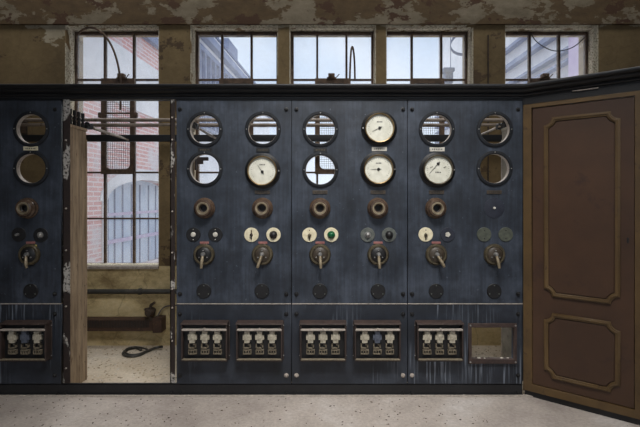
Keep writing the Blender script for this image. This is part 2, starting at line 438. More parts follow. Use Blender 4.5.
def gauge(parent, px, py, needle, hub=(0, 0), brass=True, text=0):
    x, z = wx(px, D0), wz(py, D0)
    R = 17*S
    o = mesh1('gauge', 'black_rubber', parent, lambda b: lathe(b, x, z,
        [(0, .01), (R+.006, .01), (R+.006, -.008), (R-.004, -.014), (R-.012, -.02), (R-.014, -.038), (R-.022, -.044), (13.6*S, -.044), (13.6*S, -.03), (0, -.03)], 56), True)
    mesh1('rim', 'brass' if brass else 'dull_brass', o, lambda b: lathe(b, x, z,
        [(13.3*S, -.042), (13.5*S, -.049), (14.3*S, -.051), (14.7*S, -.047), (14.7*S, -.034), (13.3*S, -.034), (13.3*S, -.042)], 56), True)
    mesh1('dial_face', 'dial', o, lambda b: lathe(b, x, z, [(0, -.034), (13.4*S, -.034), (13.4*S, -.028), (0, -.028)], 48), False, 'off-white dial face')
    def ticks(b):
        for k in range(25):
            a = math.radians(-35+k*250/24)
            l = .010 if k % 4 == 0 else .005
            r1 = 11.2*S
            c, s = math.cos(a), math.sin(a)
            w = .0008
            vs = [b.verts.new((x+hub[0]*0+rr*c-ss*s, yy, z+rr*s+ss*c)) for yy in (-.0352, -.034) for rr in (r1-l, r1) for ss in (-w, w)]
            for f in [(0, 1, 3, 2), (4, 6, 7, 5), (0, 4, 5, 1), (2, 3, 7, 6), (0, 2, 6, 4), (1, 5, 7, 3)]: b.faces.new([vs[i] for i in f])
        tz = .045 if hub[1] <= 0 else -.02
        for k in range(4): box(b, x-.020+k*.011, x-.013+k*.011, -.0352, -.034, z+tz-.004, z+tz+.005)
        if text:
            for sx in (-1, 1):
                for k in range(3): box(b, x+sx*.05-.009+k*.007, x+sx*.05-.005+k*.007, -.0352, -.034, z+.012+k*.003, z+.019+k*.003)
    mesh1('dial_marks', 'ink', o, ticks)
    hx, hz = x+hub[0]*S, z+hub[1]*S
    def nd(b):
        a = math.radians(needle[0]); L = needle[1]*S
        c, s = math.cos(a), math.sin(a)
        pts = [(-.02, .002), (L, .0008), (L, -.0008), (-.02, -.002)]
        for y in (0,):
            v1 = [b.verts.new((hx+p*c-q*s, -.039, hz+p*s+q*c)) for p, q in pts]
            v2 = [b.verts.new((hx+p*c-q*s, -.0375, hz+p*s+q*c)) for p, q in pts]
            b.faces.new(v1); b.faces.new(v2)
            for k in range(4): b.faces.new((v1[k], v1[(k+1) % 4], v2[(k+1) % 4], v2[k]))
        lathe(b, hx, hz, [(0, -.044), (.008, -.043), (.011, -.039), (.011, -.034), (0, -.034)], 20)
    mesh1('needle', 'ink', o, nd)
    def lug(b): lathe(b, x+(-1 if px == 379 else 1)*(16.2*S), z, [(0, -.03), (.006, -.029), (.007, -.02), (0, -.02)], 10)
    mesh1('screw', 'steel', o, lug, True)
    return o

def insulator(parent, px, py, mat='bakelite'):
    x, z = wx(px, D0), wz(py, D0)
    o = mesh1('rotary_knob', mat, parent, lambda b: lathe(b, x, z,
        [(0, 0), (.078, 0), (.080, -.008), (.074, -.016), (.070, -.024), (.074, -.030), (.074, -.040), (.066, -.048), (.062, -.056),
         (.062, -.060), (.058, -.066), (.050, -.068), (.043, -.064), (.036, -.052), (.024, -.046), (.022, -.044)], 40), True)
    mesh1('collar', 'handle_grey', o, lambda b: lathe(b, x, z, [(.047, -.066), (.045, -.071), (.036, -.070), (.031, -.060), (.029, -.05), (.047, -.05), (.047, -.066)], 32), True, 'paler inner collar')
    mesh1('bore', 'ink', o, lambda b: lathe(b, x, z, [(.030, -.056), (.027, -.047), (.023, -.046), (.023, -.02), (0, -.02)], 24), True)

def disc(parent, px, py, mat, centre):
    x, z = wx(px, D0), wz(py, D0)
    r = 7.2*S
    o = mesh1('indicator_disc', mat, parent, lambda b: lathe(b, x, z, [(0, 0), (r, 0), (r, -.005), (r-.002, -.007), (0, -.007)], 36), True)
    if centre == 'lever':
        def f(b):
            lathe(b, x, z-.004, [(0, -.03), (.009, -.028), (.013, -.016), (.014, -.007), (0, -.007)], 16)
            box(b, x-.003, x+.003, -.012, -.006, z-.034, z+.012, .001)
        mesh1('lever', 'dull_brass', o, f, True)
        many('mark', 'ink', o, [lambda b, dz=dz: lathe(b, x, z+dz, [(0, -.009), (.004, -.009), (.004, -.006), (0, -.006)], 10) for dz in (.034, -.038)])
    elif centre == 'rod':
        def f(b):
            lathe(b, x, z, [(0, -.03), (.008, -.028), (.011, -.016), (.012, -.007), (0, -.007)], 16)
            box(b, x-.003, x+.003, -.014, -.006, z-.036, z+.038, .001)
        mesh1('lever', 'iron', o, f, True)
    elif centre in ('black', 'green', 'steel'):
        rr = .026 if centre != 'steel' else .02
        prof = [(rr*math.cos(t), -.012-rr*math.sin(t)*.9) for t in [PI/2*k/6 for k in range(7)]]; prof[-1] = (0, prof[-1][1])
        mesh1('lamp_button' if centre == 'green' else 'button', {'black': 'black_rubber', 'green': 'green_glass', 'steel': 'steel'}[centre], o,
              lambda b: lathe(b, x, z, [(rr+.004, -.006), (rr+.004, -.012)]+prof, 24), True, {'green': 'green glass lamp button'}.get(centre))
    elif centre == 'pale':
        mesh1('button', 'tag_white', o, lambda b: lathe(b, x, z, [(.019, -.006), (.018, -.013), (.014, -.016), (0, -.016)], 20), True, 'pale centre button')
        many('mark', 'tag_white', o, [lambda b, dz=dz: lathe(b, x, z+dz, [(0, -.009), (.003, -.009), (.003, -.006), (0, -.006)], 8) for dz in (.038, -.038)])
    elif centre == 'penta':
        mesh1('button', 'tag_white', o, lambda b: lathe(b, x, z, [(.021, -.006), (.02, -.012), (0, -.012)], 5), False, 'white five-sided centre')
    elif centre == 'dots':
        many('mark', 'ink', o, [lambda b, dz=dz: lathe(b, x, z+dz, [(0, -.009), (.005, -.009), (.005, -.006), (0, -.006)], 10) for dz in (.03, -.03)])
    elif centre == 'small':
        mesh1('button', 'steel', o, lambda b: lathe(b, x-.004, z, [(.012, -.006), (.01, -.03), (0, -.032)], 14), True)
    return o

def switch(parent, px, py, ang, face='black', ring='dull_brass'):
    x, z = wx(px, D0), wz(py, D0)
    o = mesh1('rotary_switch', ring, parent, lambda b: lathe(b, x, z,
        [(0, 0), (.080, 0), (.082, -.008), (.078, -.02), (.072, -.026), (.060, -.026), (.058, -.018), (0, -.018)], 40), True)
    mesh1('switch_face', 'black_rubber' if face == 'black' else 'plate_brown', o, lambda b: lathe(b, x, z, [(.057, -.017), (.057, -.024), (.050, -.03), (.022, -.036), (0, -.036)], 32), True)
    def stud(b):
        lathe(b, x, z+.004, [(0, -.064), (.010, -.062), (.014, -.052), (.018, -.044), (.018, -.034), (0, -.034)], 16)
        for k in range(3):
            a = math.radians(90+120*k); lathe(b, x+.034*math.cos(a), z+.034*math.sin(a), [(0, -.043), (.005, -.042), (.005, -.034), (0, -.034)], 8)
    mesh1('stud', 'steel', o, stud, True)
    a = math.radians(ang)
    def hd(b):
        d = Vector((math.sin(a), 0, -math.cos(a)))
        c0 = Vector((x, -.05, z))
        pts = [c0+d*t+Vector((0, y, 0)) for t, y in ((-.012, 0), (.01, -.003), (.035, -.012), (.06, -.02), (.082, -.022), (.095, -.022))]
        tube(b, smoothpath(pts, 3), [.009+.0035*math.sin(PI*min(1, k/15)) for k in range(16)], 10)
    mesh1('handle', 'handle_grey', o, hd, True)
    return o

def plate(parent, px, py, w, h, mat, marks=True):
    x, z = wx(px, D0), wz(py, D0)
    o = mesh1('nameplate', mat, parent, lambda b: box(b, x-w/2*S, x+w/2*S, -.006, 0, z-h/2*S, z+h/2*S, .001))
    if marks:
        def f(b):
            for k in range(6):
                xx = x+(-.3+.6*k/5)*w*S
                box(b, xx-.003, xx+.003, -.0066, -.005, z-h*.18*S, z+h*.18*S)
        mesh1('lettering', 'ink' if mat != 'black_rubber' else 'dull_brass', o, f)
    return o

def cover(parent, px, py):
    x, z = wx(px, D0), wz(py, D0)
    r = 7.4*S
    o = mesh1('blanking_cover', 'black_rubber', parent, lambda b: lathe(b, x, z, [(0, 0), (r, 0), (r, -.006), (r-.003, -.009), (0, -.009)], 36), True)
    many('screw', 'disc_grey', o, [lambda b, a=a: lathe(b, x+r*.74*math.cos(a), z+r*.74*math.sin(a), [(0, -.013), (.004, -.012), (.005, -.009), (0, -.009)], 8) for a in (PI/2, PI*7/6, PI*11/6)], True)

def fuse_box(parent, px, py=340, blue=None, w=48):
    x, z = wx(px, D0), wz(py, D0)
    hw, hh = 24*S, 19*S
    xf = -.012 if px < 320 else .0     # the case sits on its flange
    bm = flat_mesh(rect(x-hw+.004, x+hw-.004, z-hh, z+hh), [], -.008, 0, .002)
    for s in (-1, 1): box(bm, x+s*(hw-.016)-.006, x+s*(hw-.016)+.006, -.075, -.004, z-hh+.012, z+hh-.012, .002)   # cheeks
    box(bm, x-hw+.012, x+hw-.012, -.075, -.004, z-hh+.006, z-hh+.016, .002)
    fb = from_bm('fuse_box', bm, 'brown_iron', parent)
    mesh1('back_plate', 'black_rubber', fb, lambda b: box(b, x-hw+.02, x+hw-.02, -.03, -.008, z-hh+.014, z+hh-.02))
    def hood(b):
        vs = []
        for xx in (x-hw+.008, x+hw-.008):
            vs.append([b.verts.new((xx, y, zz)) for y, zz in ((0, z+hh+.008), (-.080, z+hh+.002), (-.084, z+hh-.004), (-.078, z+hh-.010), (0, z+hh-.006))])
        b.faces.new(vs[0]); b.faces.new(vs[1])
        for k in range(5): b.faces.new((vs[0][k], vs[0][(k+1) % 5], vs[1][(k+1) % 5], vs[1][k]))
    mesh1('hood', 'rust_red', fb, hood)
    mesh1('top_rail', 'pale_metal', fb, lambda b: (box(b, x-hw+.016, x+hw-.016, -.082, -.05, z+hh-.054, z+hh-.040, .004), box(b, x-.006, x+.006, -.086, -.06, z+hh-.046, z+hh-.034, .002)))
    mesh1('bottom_rail', 'fuse_metal', fb, lambda b: box(b, x-hw+.016, x+hw-.016, -.08, -.05, z-hh+.016, z-hh+.024, .003))
    for k in (-1, 0, 1):
        cx = x+k*.094
        zt = z+hh-.062
        def holder(b):
            box(b, cx-.020, cx+.020, -.062, -.03, zt-.088, zt, .002)
            box(b, cx-.033, cx+.033, -.056, -.03, zt-.066, zt-.026, .002)
            box(b, cx-.010, cx+.010, -.068, -.06, zt-.06, zt-.03, .002)
        mat = 'ceramic'
        if blue == k: mat = 'blue_ceramic'
        h = mesh1('fuse_holder', mat, fb, holder, False, 'blue ceramic fuse holder' if blue == k else 'cream ceramic fuse holder')
        def clips(b):
            z2 = zt-.096
            box(b, cx-.030, cx-.022, -.052, -.03, z2-.034, z2, .001); box(b, cx-.030, cx+.014, -.052, -.03, z2-.036, z2-.028, .001)
            box(b, cx+.004, cx+.026, -.05, -.03, z2-.012, z2-.004, .001); box(b, cx+.018, cx+.026, -.05, -.03, z2-.03, z2-.004, .001)
            z3 = z2-.044
            box(b, cx-.031, cx+.031, -.054, -.03, z3-.007, z3, .001)
            for j in range(4): box(b, cx-.031+j*.0187, cx-.025+j*.0187, -.054, -.03, z3-.034, z3-.002, .001)
            box(b, cx-.024, cx+.024, -.050, -.03, z3-.037, z3-.029, .001)
        mesh1('fuse_clip', 'fuse_metal', fb, clips)
    many('screw', 'steel', fb, [lambda b, sx=sx, sz=sz: lathe(b, x+sx*(hw-.006), z+sz*(hh-.03), [(0, -.014), (.004, -.013), (.005, -.008), (0, -.008)], 8) for sx in (-1, 1) for sz in (-1, 1)], True)
    return fb

def open_frame(parent, px, py=343):
    x, z = wx(px, D0), wz(py, D0)
    hw, hh = 24*S, 20*S; iw, ih = 21*S, 16*S
    bm = flat_mesh(rect(x-hw, x+hw, z-hh, z+hh), [rect(x-iw, x+iw, z-ih+.004, z+ih)], -.02, .03, .003)
    fr = from_bm('cutout_frame', bm, 'rust_red', parent); fr['label'] = 'empty red-brown steel frame around an open cutout'
    many('screw', 'steel', fr, [lambda b, sx=sx, sz=sz: lathe(b, x+sx*(hw-.012), z+sz*(hh-.014), [(0, -.027), (.006, -.026), (.007, -.02), (0, -.02)], 8) for sx in (-1, 1) for sz in (-1, 1)], True)
    for k, s in ((-.10, .010), (-.055, .006), (.075, .011), (.12, .007)):
        mesh1('plaster_chip', 'crumb_pale', fr, lambda b: bmesh.ops.create_icosphere(b, subdivisions=1, radius=s, matrix=Matrix.Translation((x+k, .0, z-ih+.008)) @ Matrix.Diagonal((1.5, .8, .6, 1))))

PT, PM, PB = 99.5, 303.8, 383.8      # plate levels in the photo
def panel(pl, pr, label, holes_px, cut=None):
    x0, x1 = wx(pl+.35, D0), wx(pr-.35, D0)
    root = empty('switchboard_panel', ((x0+x1)/2, .01, .086), label, 'control panel', 'dark blue panels of the switchboard')
    hs = [circ(wx(a, D0), wz(b, D0), 14.75*S) for a, b in holes_px]
    up = from_bm('upper_plate', flat_mesh(rect(x0, x1, wz(PM-.5, D0), wz(PT, D0)), hs, 0, .022, .0015), 'slate_blue', root)
    hs = [rect(wx(cut-20.5, D0), wx(cut+20.5, D0), wz(359, D0), wz(327.5, D0))] if cut else []
    lo = from_bm('lower_plate', flat_mesh(rect(x0, x1, wz(PB, D0), wz(PM+.5, D0)), hs, 0, .022, .0015), 'slate_blue_dripped', root)
    mesh1('top_edging', 'ring_grey', root, lambda b: box(b, x0, x1, -.004, .004, wz(PT+1.1, D0), wz(PT, D0)))
    mesh1('dividing_strip', 'pale_metal', root, lambda b: box(b, x0, x1, -.004, .01, wz(PM+.4, D0), wz(PM-.4, D0), .001))
    if pr > 100: mesh1('joint_light_stop', 'black_paint', root, lambda b: box(b, x1-.03, x1+(.036 if pr > 500 else .028), .048 if pr > 500 else .024, .062 if pr > 500 else .045, .09, wz(PT, D0)))  # added behind the joint to stop light leaking through the gap
    return root
# left panel, mostly outside the frame
pL = panel(-56, 61.5, 'leftmost dark blue panel, left of the open doorway, cut by the photo edge', [(31.5, 129), (31.5, 168.5), (-27, 129), (-27, 168.5)])
pA = panel(176.2, 291.5, 'blue-black panel just right of the open doorway, one gauge and two white-centred black discs', [(204.8, 129.4), (204.8, 169), (263, 129.4)])
pB = panel(291.5, 407.5, 'middle dark blue panel with two gauges and a green lamp button', [(320.4, 129.4), (320.4, 169.8)])
pC = panel(407.5, 523, 'dark blue panel beside the brown door, with an empty framed cutout low down', [(436.6, 129.4), (494.6, 129.4), (494.3, 168.6)], 492)
for p, pts in ((pL, [(31.5, 129), (31.5, 168.5), (-27, 129), (-27, 168.5)]), (pA, [(204.8, 129.4), (204.8, 169), (263, 129.4)]), (pB, [(320.4, 129.4), (320.4, 169.8)]), (pC, [(436.6, 129.4), (494.6, 129.4), (494.3, 168.6)])):
    for a, b in pts: porthole(p, a, b)
gauge(pA, 262.8, 171, (125, 8), (0, -1))
gauge(pB, 379, 128.6, (205, 8), (0, 0))
gauge(pB, 378, 169.5, (180, 8), (0, 0))
gauge(pC, 437, 170, (228, 13), (0, 6), brass=False, text=1)
for p, x in ((pL, 28.5), (pA, 204.8), (pA, 262.6), (pB, 320), (pB, 377.6), (pC, 435.4)): insulator(p, x, 208.2)
# the one without its knob
def blank(b): lathe(b, wx(494, D0), wz(208, D0), [(0, 0), (.078, 0), (.078, -.003), (.06, -.005), (0, -.005)], 36)
o = mesh1('knob_base', 'dark_blue_disc', pC, blank, True, 'bare round base where a knob is missing')
mesh1('screw', 'tag_white', o, lambda b: lathe(b, wx(494, D0), wz(208, D0), [(0, -.016), (.009, -.014), (.01, -.005), (0, -.005)], 12), True)
disc(pL, 19, 234.5, 'black_rubber', 'small'); disc(pL, 41, 235, 'black_rubber', 'steel')
disc(pA, 193.5, 234.5, 'black_rubber', 'pale'); disc(pA, 215.5, 234.5, 'black_rubber', 'pale')
disc(pA, 251.5, 234.8, 'cream', 'rod'); disc(pA, 273.5, 234.8, 'cream', 'black')
disc(pB, 309.5, 234.8, 'cream', 'lever'); disc(pB, 331.2, 234.8, 'cream', 'green')
disc(pB, 367.6, 234.8, 'disc_grey', 'steel'); disc(pB, 389, 234.8, 'disc_grey', 'black')
disc(pC, 425.6, 234.5, 'cream', 'lever'); disc(pC, 447.5, 234.5, 'dark_blue_disc', 'penta')
disc(pC, 484, 234.5, 'disc_olive', 'dots'); disc(pC, 505.5, 234.5, 'disc_olive', 'dots')
for p, x, a, fc in ((pL, 30, 12, 'black'), (pA, 204.3, -3, 'black'), (pA, 262.5, -18, 'iron'), (pB, 320, 4, 'iron'), (pB, 378, 2, 'black'), (pC, 436, 28, 'iron'), (pC, 494, 8, 'iron')):
    switch(p, x, 254.5, a, fc)
for p, x, m in ((pL, 31, 'tag_red'), (pA, 204.5, 'tag_red'), (pA, 262.8, 'tag_red'), (pB, 320, 'tag_red'), (pB, 378, 'tag_red'), (pC, 436, 'tag_red')):
    plate(p, x, 242.6, 9, 2.2, m, False)['label'] = 'small faded red tag'
plate(pL, 31, 246, 12, 2.6, 'tag_yellow', False)['label'] = 'small yellow tag'
plate(pA, 204.5, 245, 5, 2, 'tag_white', False); plate(pA, 262.8, 245, 5, 2, 'tag_white', False)
plate(pL, 31, 148.5, 14.5, 4, 'cream'); plate(pA, 204.8, 150, 13.5, 4.2, 'black_rubber'); plate(pA, 263, 150, 13.5, 4.2, 'black_rubber')
plate(pB, 320.4, 150, 13.5, 4.2, 'black_rubber'); plate(pB, 379.3, 149, 15, 4.2, 'tag_white'); plate(pC, 437, 149.4, 15, 4.2, 'tag_white')
for p, x in ((pA, 262.5), (pB, 320), (pB, 378), (pC, 436.5), (pC, 494)): plate(p, x, 192.2, 15, 3.6, 'plate_brown')
for p, xs in ((pL, (31,)), (pA, (204, 262)), (pB, (320, 378)), (pC, (436, 494))):
    for x in xs: cover(p, x, 291)
fuse_box(pL, 29, 340, blue=0); fuse_box(pA, 206.5); fuse_box(pA, 260.5); fuse_box(pB, 323); fuse_box(pB, 376.5, blue=0); fuse_box(pC, 438)
open_frame(pC, 492)
for p, a, b in ((pL, None, 55), (pA, 180, 286.3), (pB, 296.5, 403), (pC, 412, 518)):
    for x in (a, b):
        if x is None: continue
        bolt(p, x, 109.5); bolt(p, x, 294); bolt(p, x, 314); bolt(p, x, 375.3, pale=x in (286.3, 296.5, 403, 412))

# ------------------------------------------------------------------ uprights, base channel, cornice
def post(pa, pb, label):
    x0, x1 = wx(pa, D0), wx(pb, D0)
    def f(b):
        box(b, x0, x1, .004, .012, .09, wz(98.5, D0), .001)
        box(b, x0, x0+.008, .004, .06, .09, wz(98.5, D0), .001)
    o = mesh1('steel_upright', 'flaky_post', None, f); tag(o, label, 'upright', 'steel uprights of the doorway in the switchboard')
    for y in (118, 143, 170, 212, 250, 292, 310, 340, 372):
        mesh1('bolt', 'pale_metal', o, lambda b: lathe(b, (x0+x1)/2, wz(y+random.uniform(-4, 4), D0), [(0, -.006), (.006, -.005), (.007, .004), (0, .004)], 8), True)
    return o
post(62.2, 69.6, 'rusty black steel upright with flaking white paint on the left of the doorway')
post(169.8, 174.6, 'narrow rusty steel upright with white paint flakes, right of the doorway')

base = empty('base_channel', (-.5, .0, 0), 'long black steel channel along the foot of the switchboard', 'steel channel')
def ch(b):
    box(b, -3.3, 1.54, .0, .010, .0, .086, .002); box(b, -3.3, 1.54, .0, .022, .078, .086, .001); box(b, -3.3, 1.54, -.012, .10, .0, .010, .001)
mesh1('channel', 'black_paint', base, ch)
for x in (57.6, 66, 172, 180.7, 286.7, 295.5, 403, 411.5, 517):
    mesh1('bolt', 'black_rubber', base, lambda b: lathe(b, wx(x, D0), wz(392.8, D0), [(0, -.016), (.008, -.015), (.011, -.009), (.011, 0), (0, 0)], 6))

P1 = Vector((1.543, 0)); U = Vector((.761, -.649)).normalized(); NV = Vector((-.649, -.761)).normalized()
def Wg(co): # wing frame: x = along, y = depth away from the viewer's side, z up
    p = P1 + U*co[0] - NV*co[1]
    return Vector((p.x, p.y, co[2]))
corn = empty('cornice', (0, 0, 2.255), 'long black moulded cornice along the top of the switchboard and brown door', 'cornice')
prof = [(.07, 2.252), (.004, 2.252), (-.002, 2.256), (-.004, 2.268), (-.020, 2.272), (-.024, 2.279), (-.022, 2.287), (-.03, 2.290), (-.045, 2.294), (-.055, 2.303),
        (-.058, 2.314), (-.072, 2.318), (-.082, 2.326), (-.086, 2.336), (-.084, 2.345), (-.076, 2.350), (.07, 2.350)]
def cf(b):
    path = [Vector((-3.4, 0)), P1, P1+U*1.3]
    n1 = Vector((0, -1)); mit = (n1+NV).normalized(); mit = mit/mit.dot(n1)
    offs = [n1, mit, NV]; rings = []
    for p, n in zip(path, offs): rings.append([b.verts.new((p.x-n.x*d, p.y-n.y*d, z)) for d, z in prof])
    k = len(prof)
    for a, c in zip(rings, rings[1:]):
        for i in range(k): b.faces.new((a[i], a[(i+1) % k], c[(i+1) % k], c[i]))
    b.faces.new(rings[0]); b.faces.new(rings[-1])
mesh1('moulding', 'black_paint', corn, cf, True)
mesh1('frieze', 'black_paint', corn, lambda b: box(b, .004, 1.3, -.004, .05, 2.208, 2.256, 0, Wg))
mesh1('scrape', 'pale_metal', corn, lambda b: box(b, .34, .50, -.016, -.003, 2.256, 2.262, .001, Wg), False, 'bare pale scrape in the black paint')

# ------------------------------------------------------------------ brown panelled door at an angle
door = empty('panelled_door', (P1.x+U.x*.38, P1.y+U.y*.38, 0), 'tall brown panelled door set at an angle right of the switchboard', 'door')
LT0, LT1, LZ0, LZ1 = .064, .708, .10, 2.177
from_bm('door_frame', flat_mesh(rect(.004, .76, .045, 2.206), [rect(LT0, LT1, LZ0, LZ1)], -.006, .05, .002, Wg), 'gold_brown', door)
leaf = from_bm('door_leaf', flat_mesh(rect(LT0+.004, LT1-.004, LZ0+.004, LZ1-.004), [], .004, .04, .003, Wg), 'leaf_brown', door)
def notched(x0, x1, z0, z1, r, w):
    a0 = math.asin(min(1, w/(r+w))) if w else 0
    R = r+w; loop = []
    def arc(cx, cz, s, e):
        return [(cx+R*math.cos(s+(e-s)*k/10), cz+R*math.sin(s+(e-s)*k/10)) for k in range(11)]
    loop += arc(x0, z0, PI/2-a0, a0)
    loop += arc(x1, z0, PI-a0, PI/2+a0)
    loop += arc(x1, z1, 3*PI/2-a0, PI+a0)
    loop += arc(x0, z1, -a0, -PI/2+a0)
    return loop
def notched_ring(x0, x1, z0, z1, r, w):
    return notched(x0, x1, z0, z1, r, 0), notched(x0, x1, z0, z1, r, w)
for z0, z1, lb in ((.777, 2.09, 'tall upper moulding with notched corners'), (.178, .659, 'short lower moulding with notched corners')):
    o1, i1 = notched_ring(.150, .627, z0, z1, .055, .030)
    m = from_bm('panel_moulding', flat_mesh(o1, [i1], -.010, .006, .004, Wg), 'gold_brown', leaf); m['label'] = lb
    o2, i2 = notched_ring(.158, .619, z0+.008, z1-.008, .055, .010)
    from_bm('bead', flat_mesh(o2, [i2], -.016, -.006, .002, Wg), 'gold_brown', m)
    o3 = notched(.150, .627, z0, z1, .055, .036)
    from_bm('raised_field', flat_mesh(o3, [], -.004, .006, .002, Wg), 'leaf_brown', leaf)
mesh1('plinth', 'black_paint', door, lambda b: box(b, .01, .76, .012, .05, 0, .045, 0, Wg))
mesh1('keyhole', 'black_rubber', leaf, lambda b: box(b, .662, .674, -.001, .006, 1.2, 1.235, .002, Wg))
op = empty('dark_side_panel', (P1.x+U.x*1.0, P1.y+U.y*1.0, 0), 'near-black panel edge right of the brown door at the photo edge', 'panel')
mesh1('panel', 'black_paint', op, lambda b: box(b, .768, 1.3, -.02, .05, .0, 2.205, .004, Wg))

# ------------------------------------------------------------------ things behind the board
def sideboard(x, mat, label, th=.022):
    o = mesh1('side_board', mat, None, lambda b: box(b, x-th, x, .185, .455, ZF, 2.075, .003))
    tag(o, label, 'board', 'boards standing behind the ends of the switchboard')
    mesh1('edge_strip', 'pale_metal' if x > 0 else 'wood', o, lambda b: box(b, x-th-.004, x+.006, .445, .462, ZF, 2.0, .002))
    mesh1('cap_strip', mat, o, lambda b: box(b, x-th-.004, x+.006, .18, .46, 2.07, 2.095, .002))
    if x < -1.9:
        for z in (.1, .4, .75, 1.1, 1.5, 1.85): mesh1('nail', 'ink', o, lambda b: tube(b, [(x-.001, .43, z), (x+.003, .43, z)], .004, 8))
    return o
sideboard(-2.01, 'wood', 'tall weathered brown wooden board edge-on at the left of the doorway')
sideboard(-1.085, 'grey_board', 'pale board behind the panel right of the doorway, glimpsed through its left holes')
sideboard(1.585, 'grey_board', 'grey board behind the far right panel, glimpsed through the empty cutout')

def connector(x, label):
    root = empty('rod_connector', (x, .3, 2.095), label, 'connector', 'rod connectors on top of the side boards')
    for k in range(4):
        y = .22+.066*k
        def f(b):
            for rr, z0, z1 in ((.014, 0, .04), (.010, .04, .055), (.017, .055, .072), (.009, .072, .085), (.014, .085, .125)):
                tube(b, [(x, y, 2.095+z0), (x, y, 2.095+z1)], rr, 14)
        mesh1('insulator', 'black_rubber', root, f, True)
    s = 1 if x < 0 else -1
    def clamp(b):
        box(b, x-.03, x+.03, .49, .55, 2.1, 2.15, .008); box(b, x-.014, x+.03, .44, .5, 2.097, 2.13, .004)
        lathe(b, x+.012, 2.13, [(0, -.03), (.026, -.03), (.026, 0), (0, 0)], 14, cy=.49)
    mesh1('clamp', 'black_rubber', root, clamp)
    for k in range(3):
        mesh1('rod', 'rail', root, lambda b: tube(b, [(x-s*.01+s*k*.032, .44+.03*k, 2.135-.018*k), (x-s*.01+s*k*.036, 1.198, 2.125-.016*k)], .008, 10), True)
connector(-2.02, 'four black insulators and thin rods above the wooden board left of the doorway')
connector(-1.096, 'insulators and slanting rods seen through the upper hole next to the doorway')
connector(1.574, 'insulators and slanting rods seen through the upper hole nearest the brown door')

DR = 4.45
tag(mesh1('bus_pipe', 'rail', None, lambda b: tube(b, [(-3.1, DR-D0, wz(120, DR)), (1.95, DR-D0, wz(120, DR))], .017, 14), True),
    'upper of two pale horizontal pipes behind the switchboard', 'pipe', 'pale pipes running behind the switchboard')
tag(mesh1('bus_pipe', 'rail', None, lambda b: tube(b, [(-3.1, DR-D0, wz(124.8, DR)), (1.95, DR-D0, wz(124.8, DR))], .014, 14), True),
    'lower, thinner of two pale horizontal pipes behind the switchboard', 'pipe', 'pale pipes running behind the switchboard')
def bar(b):
    D = 4.7
    box(b, -3.2, 2.0, D-D0, D-D0+.05, wz(141.3, D), wz(134.6, D), .004)
    for x in (-3.18, -.7, .7, 2.0): box(b, x-.02, x+.02, D-D0+.04, YW, wz(140, D), wz(136, D))
xbar = tag(mesh1('dark_crossbar', 'black_paint', None, bar), 'flat black horizontal bar crossing in front of the windows', 'bar')
for x, lb in ((-3.12, 'left'), (1.97, 'right')):
    def br(b):
        box(b, x-.02, x+.02, .93, YW, wz(128.5, DR), wz(116.5, DR), .003)
        box(b, x-.03, x+.03, YW-.012, YW, wz(132, DR), wz(113, DR), .003)
    tag(mesh1('pipe_bracket', 'iron', None, br), 'iron bracket fixing the %s end of the pale pipes to the back wall' % lb, 'bracket', 'brackets of the pale pipes')

DP = 4.82
def wp(b):
    tube(b, [(-3.2, DP-D0, wz(291.5, DP)), (1.9, DP-D0, wz(291.5, DP))], .026, 16)
    for x in (-2.6, -1.9, -.9, .2, 1.3): tube(b, [(x, DP-D0, wz(291.5, DP)), (x+.03, DP-D0, wz(291.5, DP))], .034, 16)
tag(mesh1('wall_pipe', 'dark_pipe', None, wp, True), 'dark grey horizontal pipe on the ochre wall under the window', 'pipe')
def duct(b):
    box(b, -3.2, wx(160, 4.8), 1.24, YW-.004, wz(329.6, 4.8), wz(318, 4.8), .004)
dct = tag(mesh1('wall_duct', 'duct', None, duct), 'dark brown perforated box duct low on the back wall', 'duct')
def perf(b):
    for k in range(40):
        x = wx(88+k*1.55, 4.74)
        box(b, x-.004, x+.004, 1.236, 1.24, wz(327.5, 4.74), wz(320.5, 4.74))
mesh1('perforation', 'ink', dct, perf)['kind'] = 'stuff'
mesh1('end_cap', 'duct', dct, lambda b: box(b, wx(155, 4.8), wx(164, 4.8), 1.225, YW, wz(331, 4.8), wz(316.5, 4.8), .006))
def valve(b):
    x, y, z = wx(150, 4.75), 1.25, wz(312, 4.75)
    lathe(b, x, z, [(0, -.07), (.03, -.065), (.045, -.03), (.045, .04), (.03, .09), (0, .09)], 20, cy=y)
    tube(b, [(x, y, z-.08), (x, y, z+.03)], [.028, .03], 14)
    tube(b, [(x+.005, y, z+.02), (x+.01, y, z+.07), (x+.05, y, z+.10)], [.022, .016, .012], 12)
    box(b, x-.05, x+.05, y-.02, y+.02, z-.085, z-.062, .006)
    tube(b, [(x-.045, y-.02, z+.03), (x+.02, y-.03, z+.045)], .014, 10)
tag(mesh1('valve_fitting', 'iron', None, valve, True), 'rusty valve-like fitting on the brown duct near the doorway', 'fitting')
tag(mesh1('wall_cable', 'pale_cable', None, lambda b: tube(b, smoothpath([(wx(156, 4.8), 1.30, wz(321, 4.8)), (wx(159, 4.8), 1.31, wz(313, 4.8)), (wx(163, 4.8), 1.33, wz(308, 4.8)), (wx(169, 4.8), 1.34, wz(306.5, 4.8)), (wx(180, 4.8), 1.34, wz(306, 4.8))], 5), .007, 8), True),
    'thin grey cable rising from the end of the brown duct', 'cable')
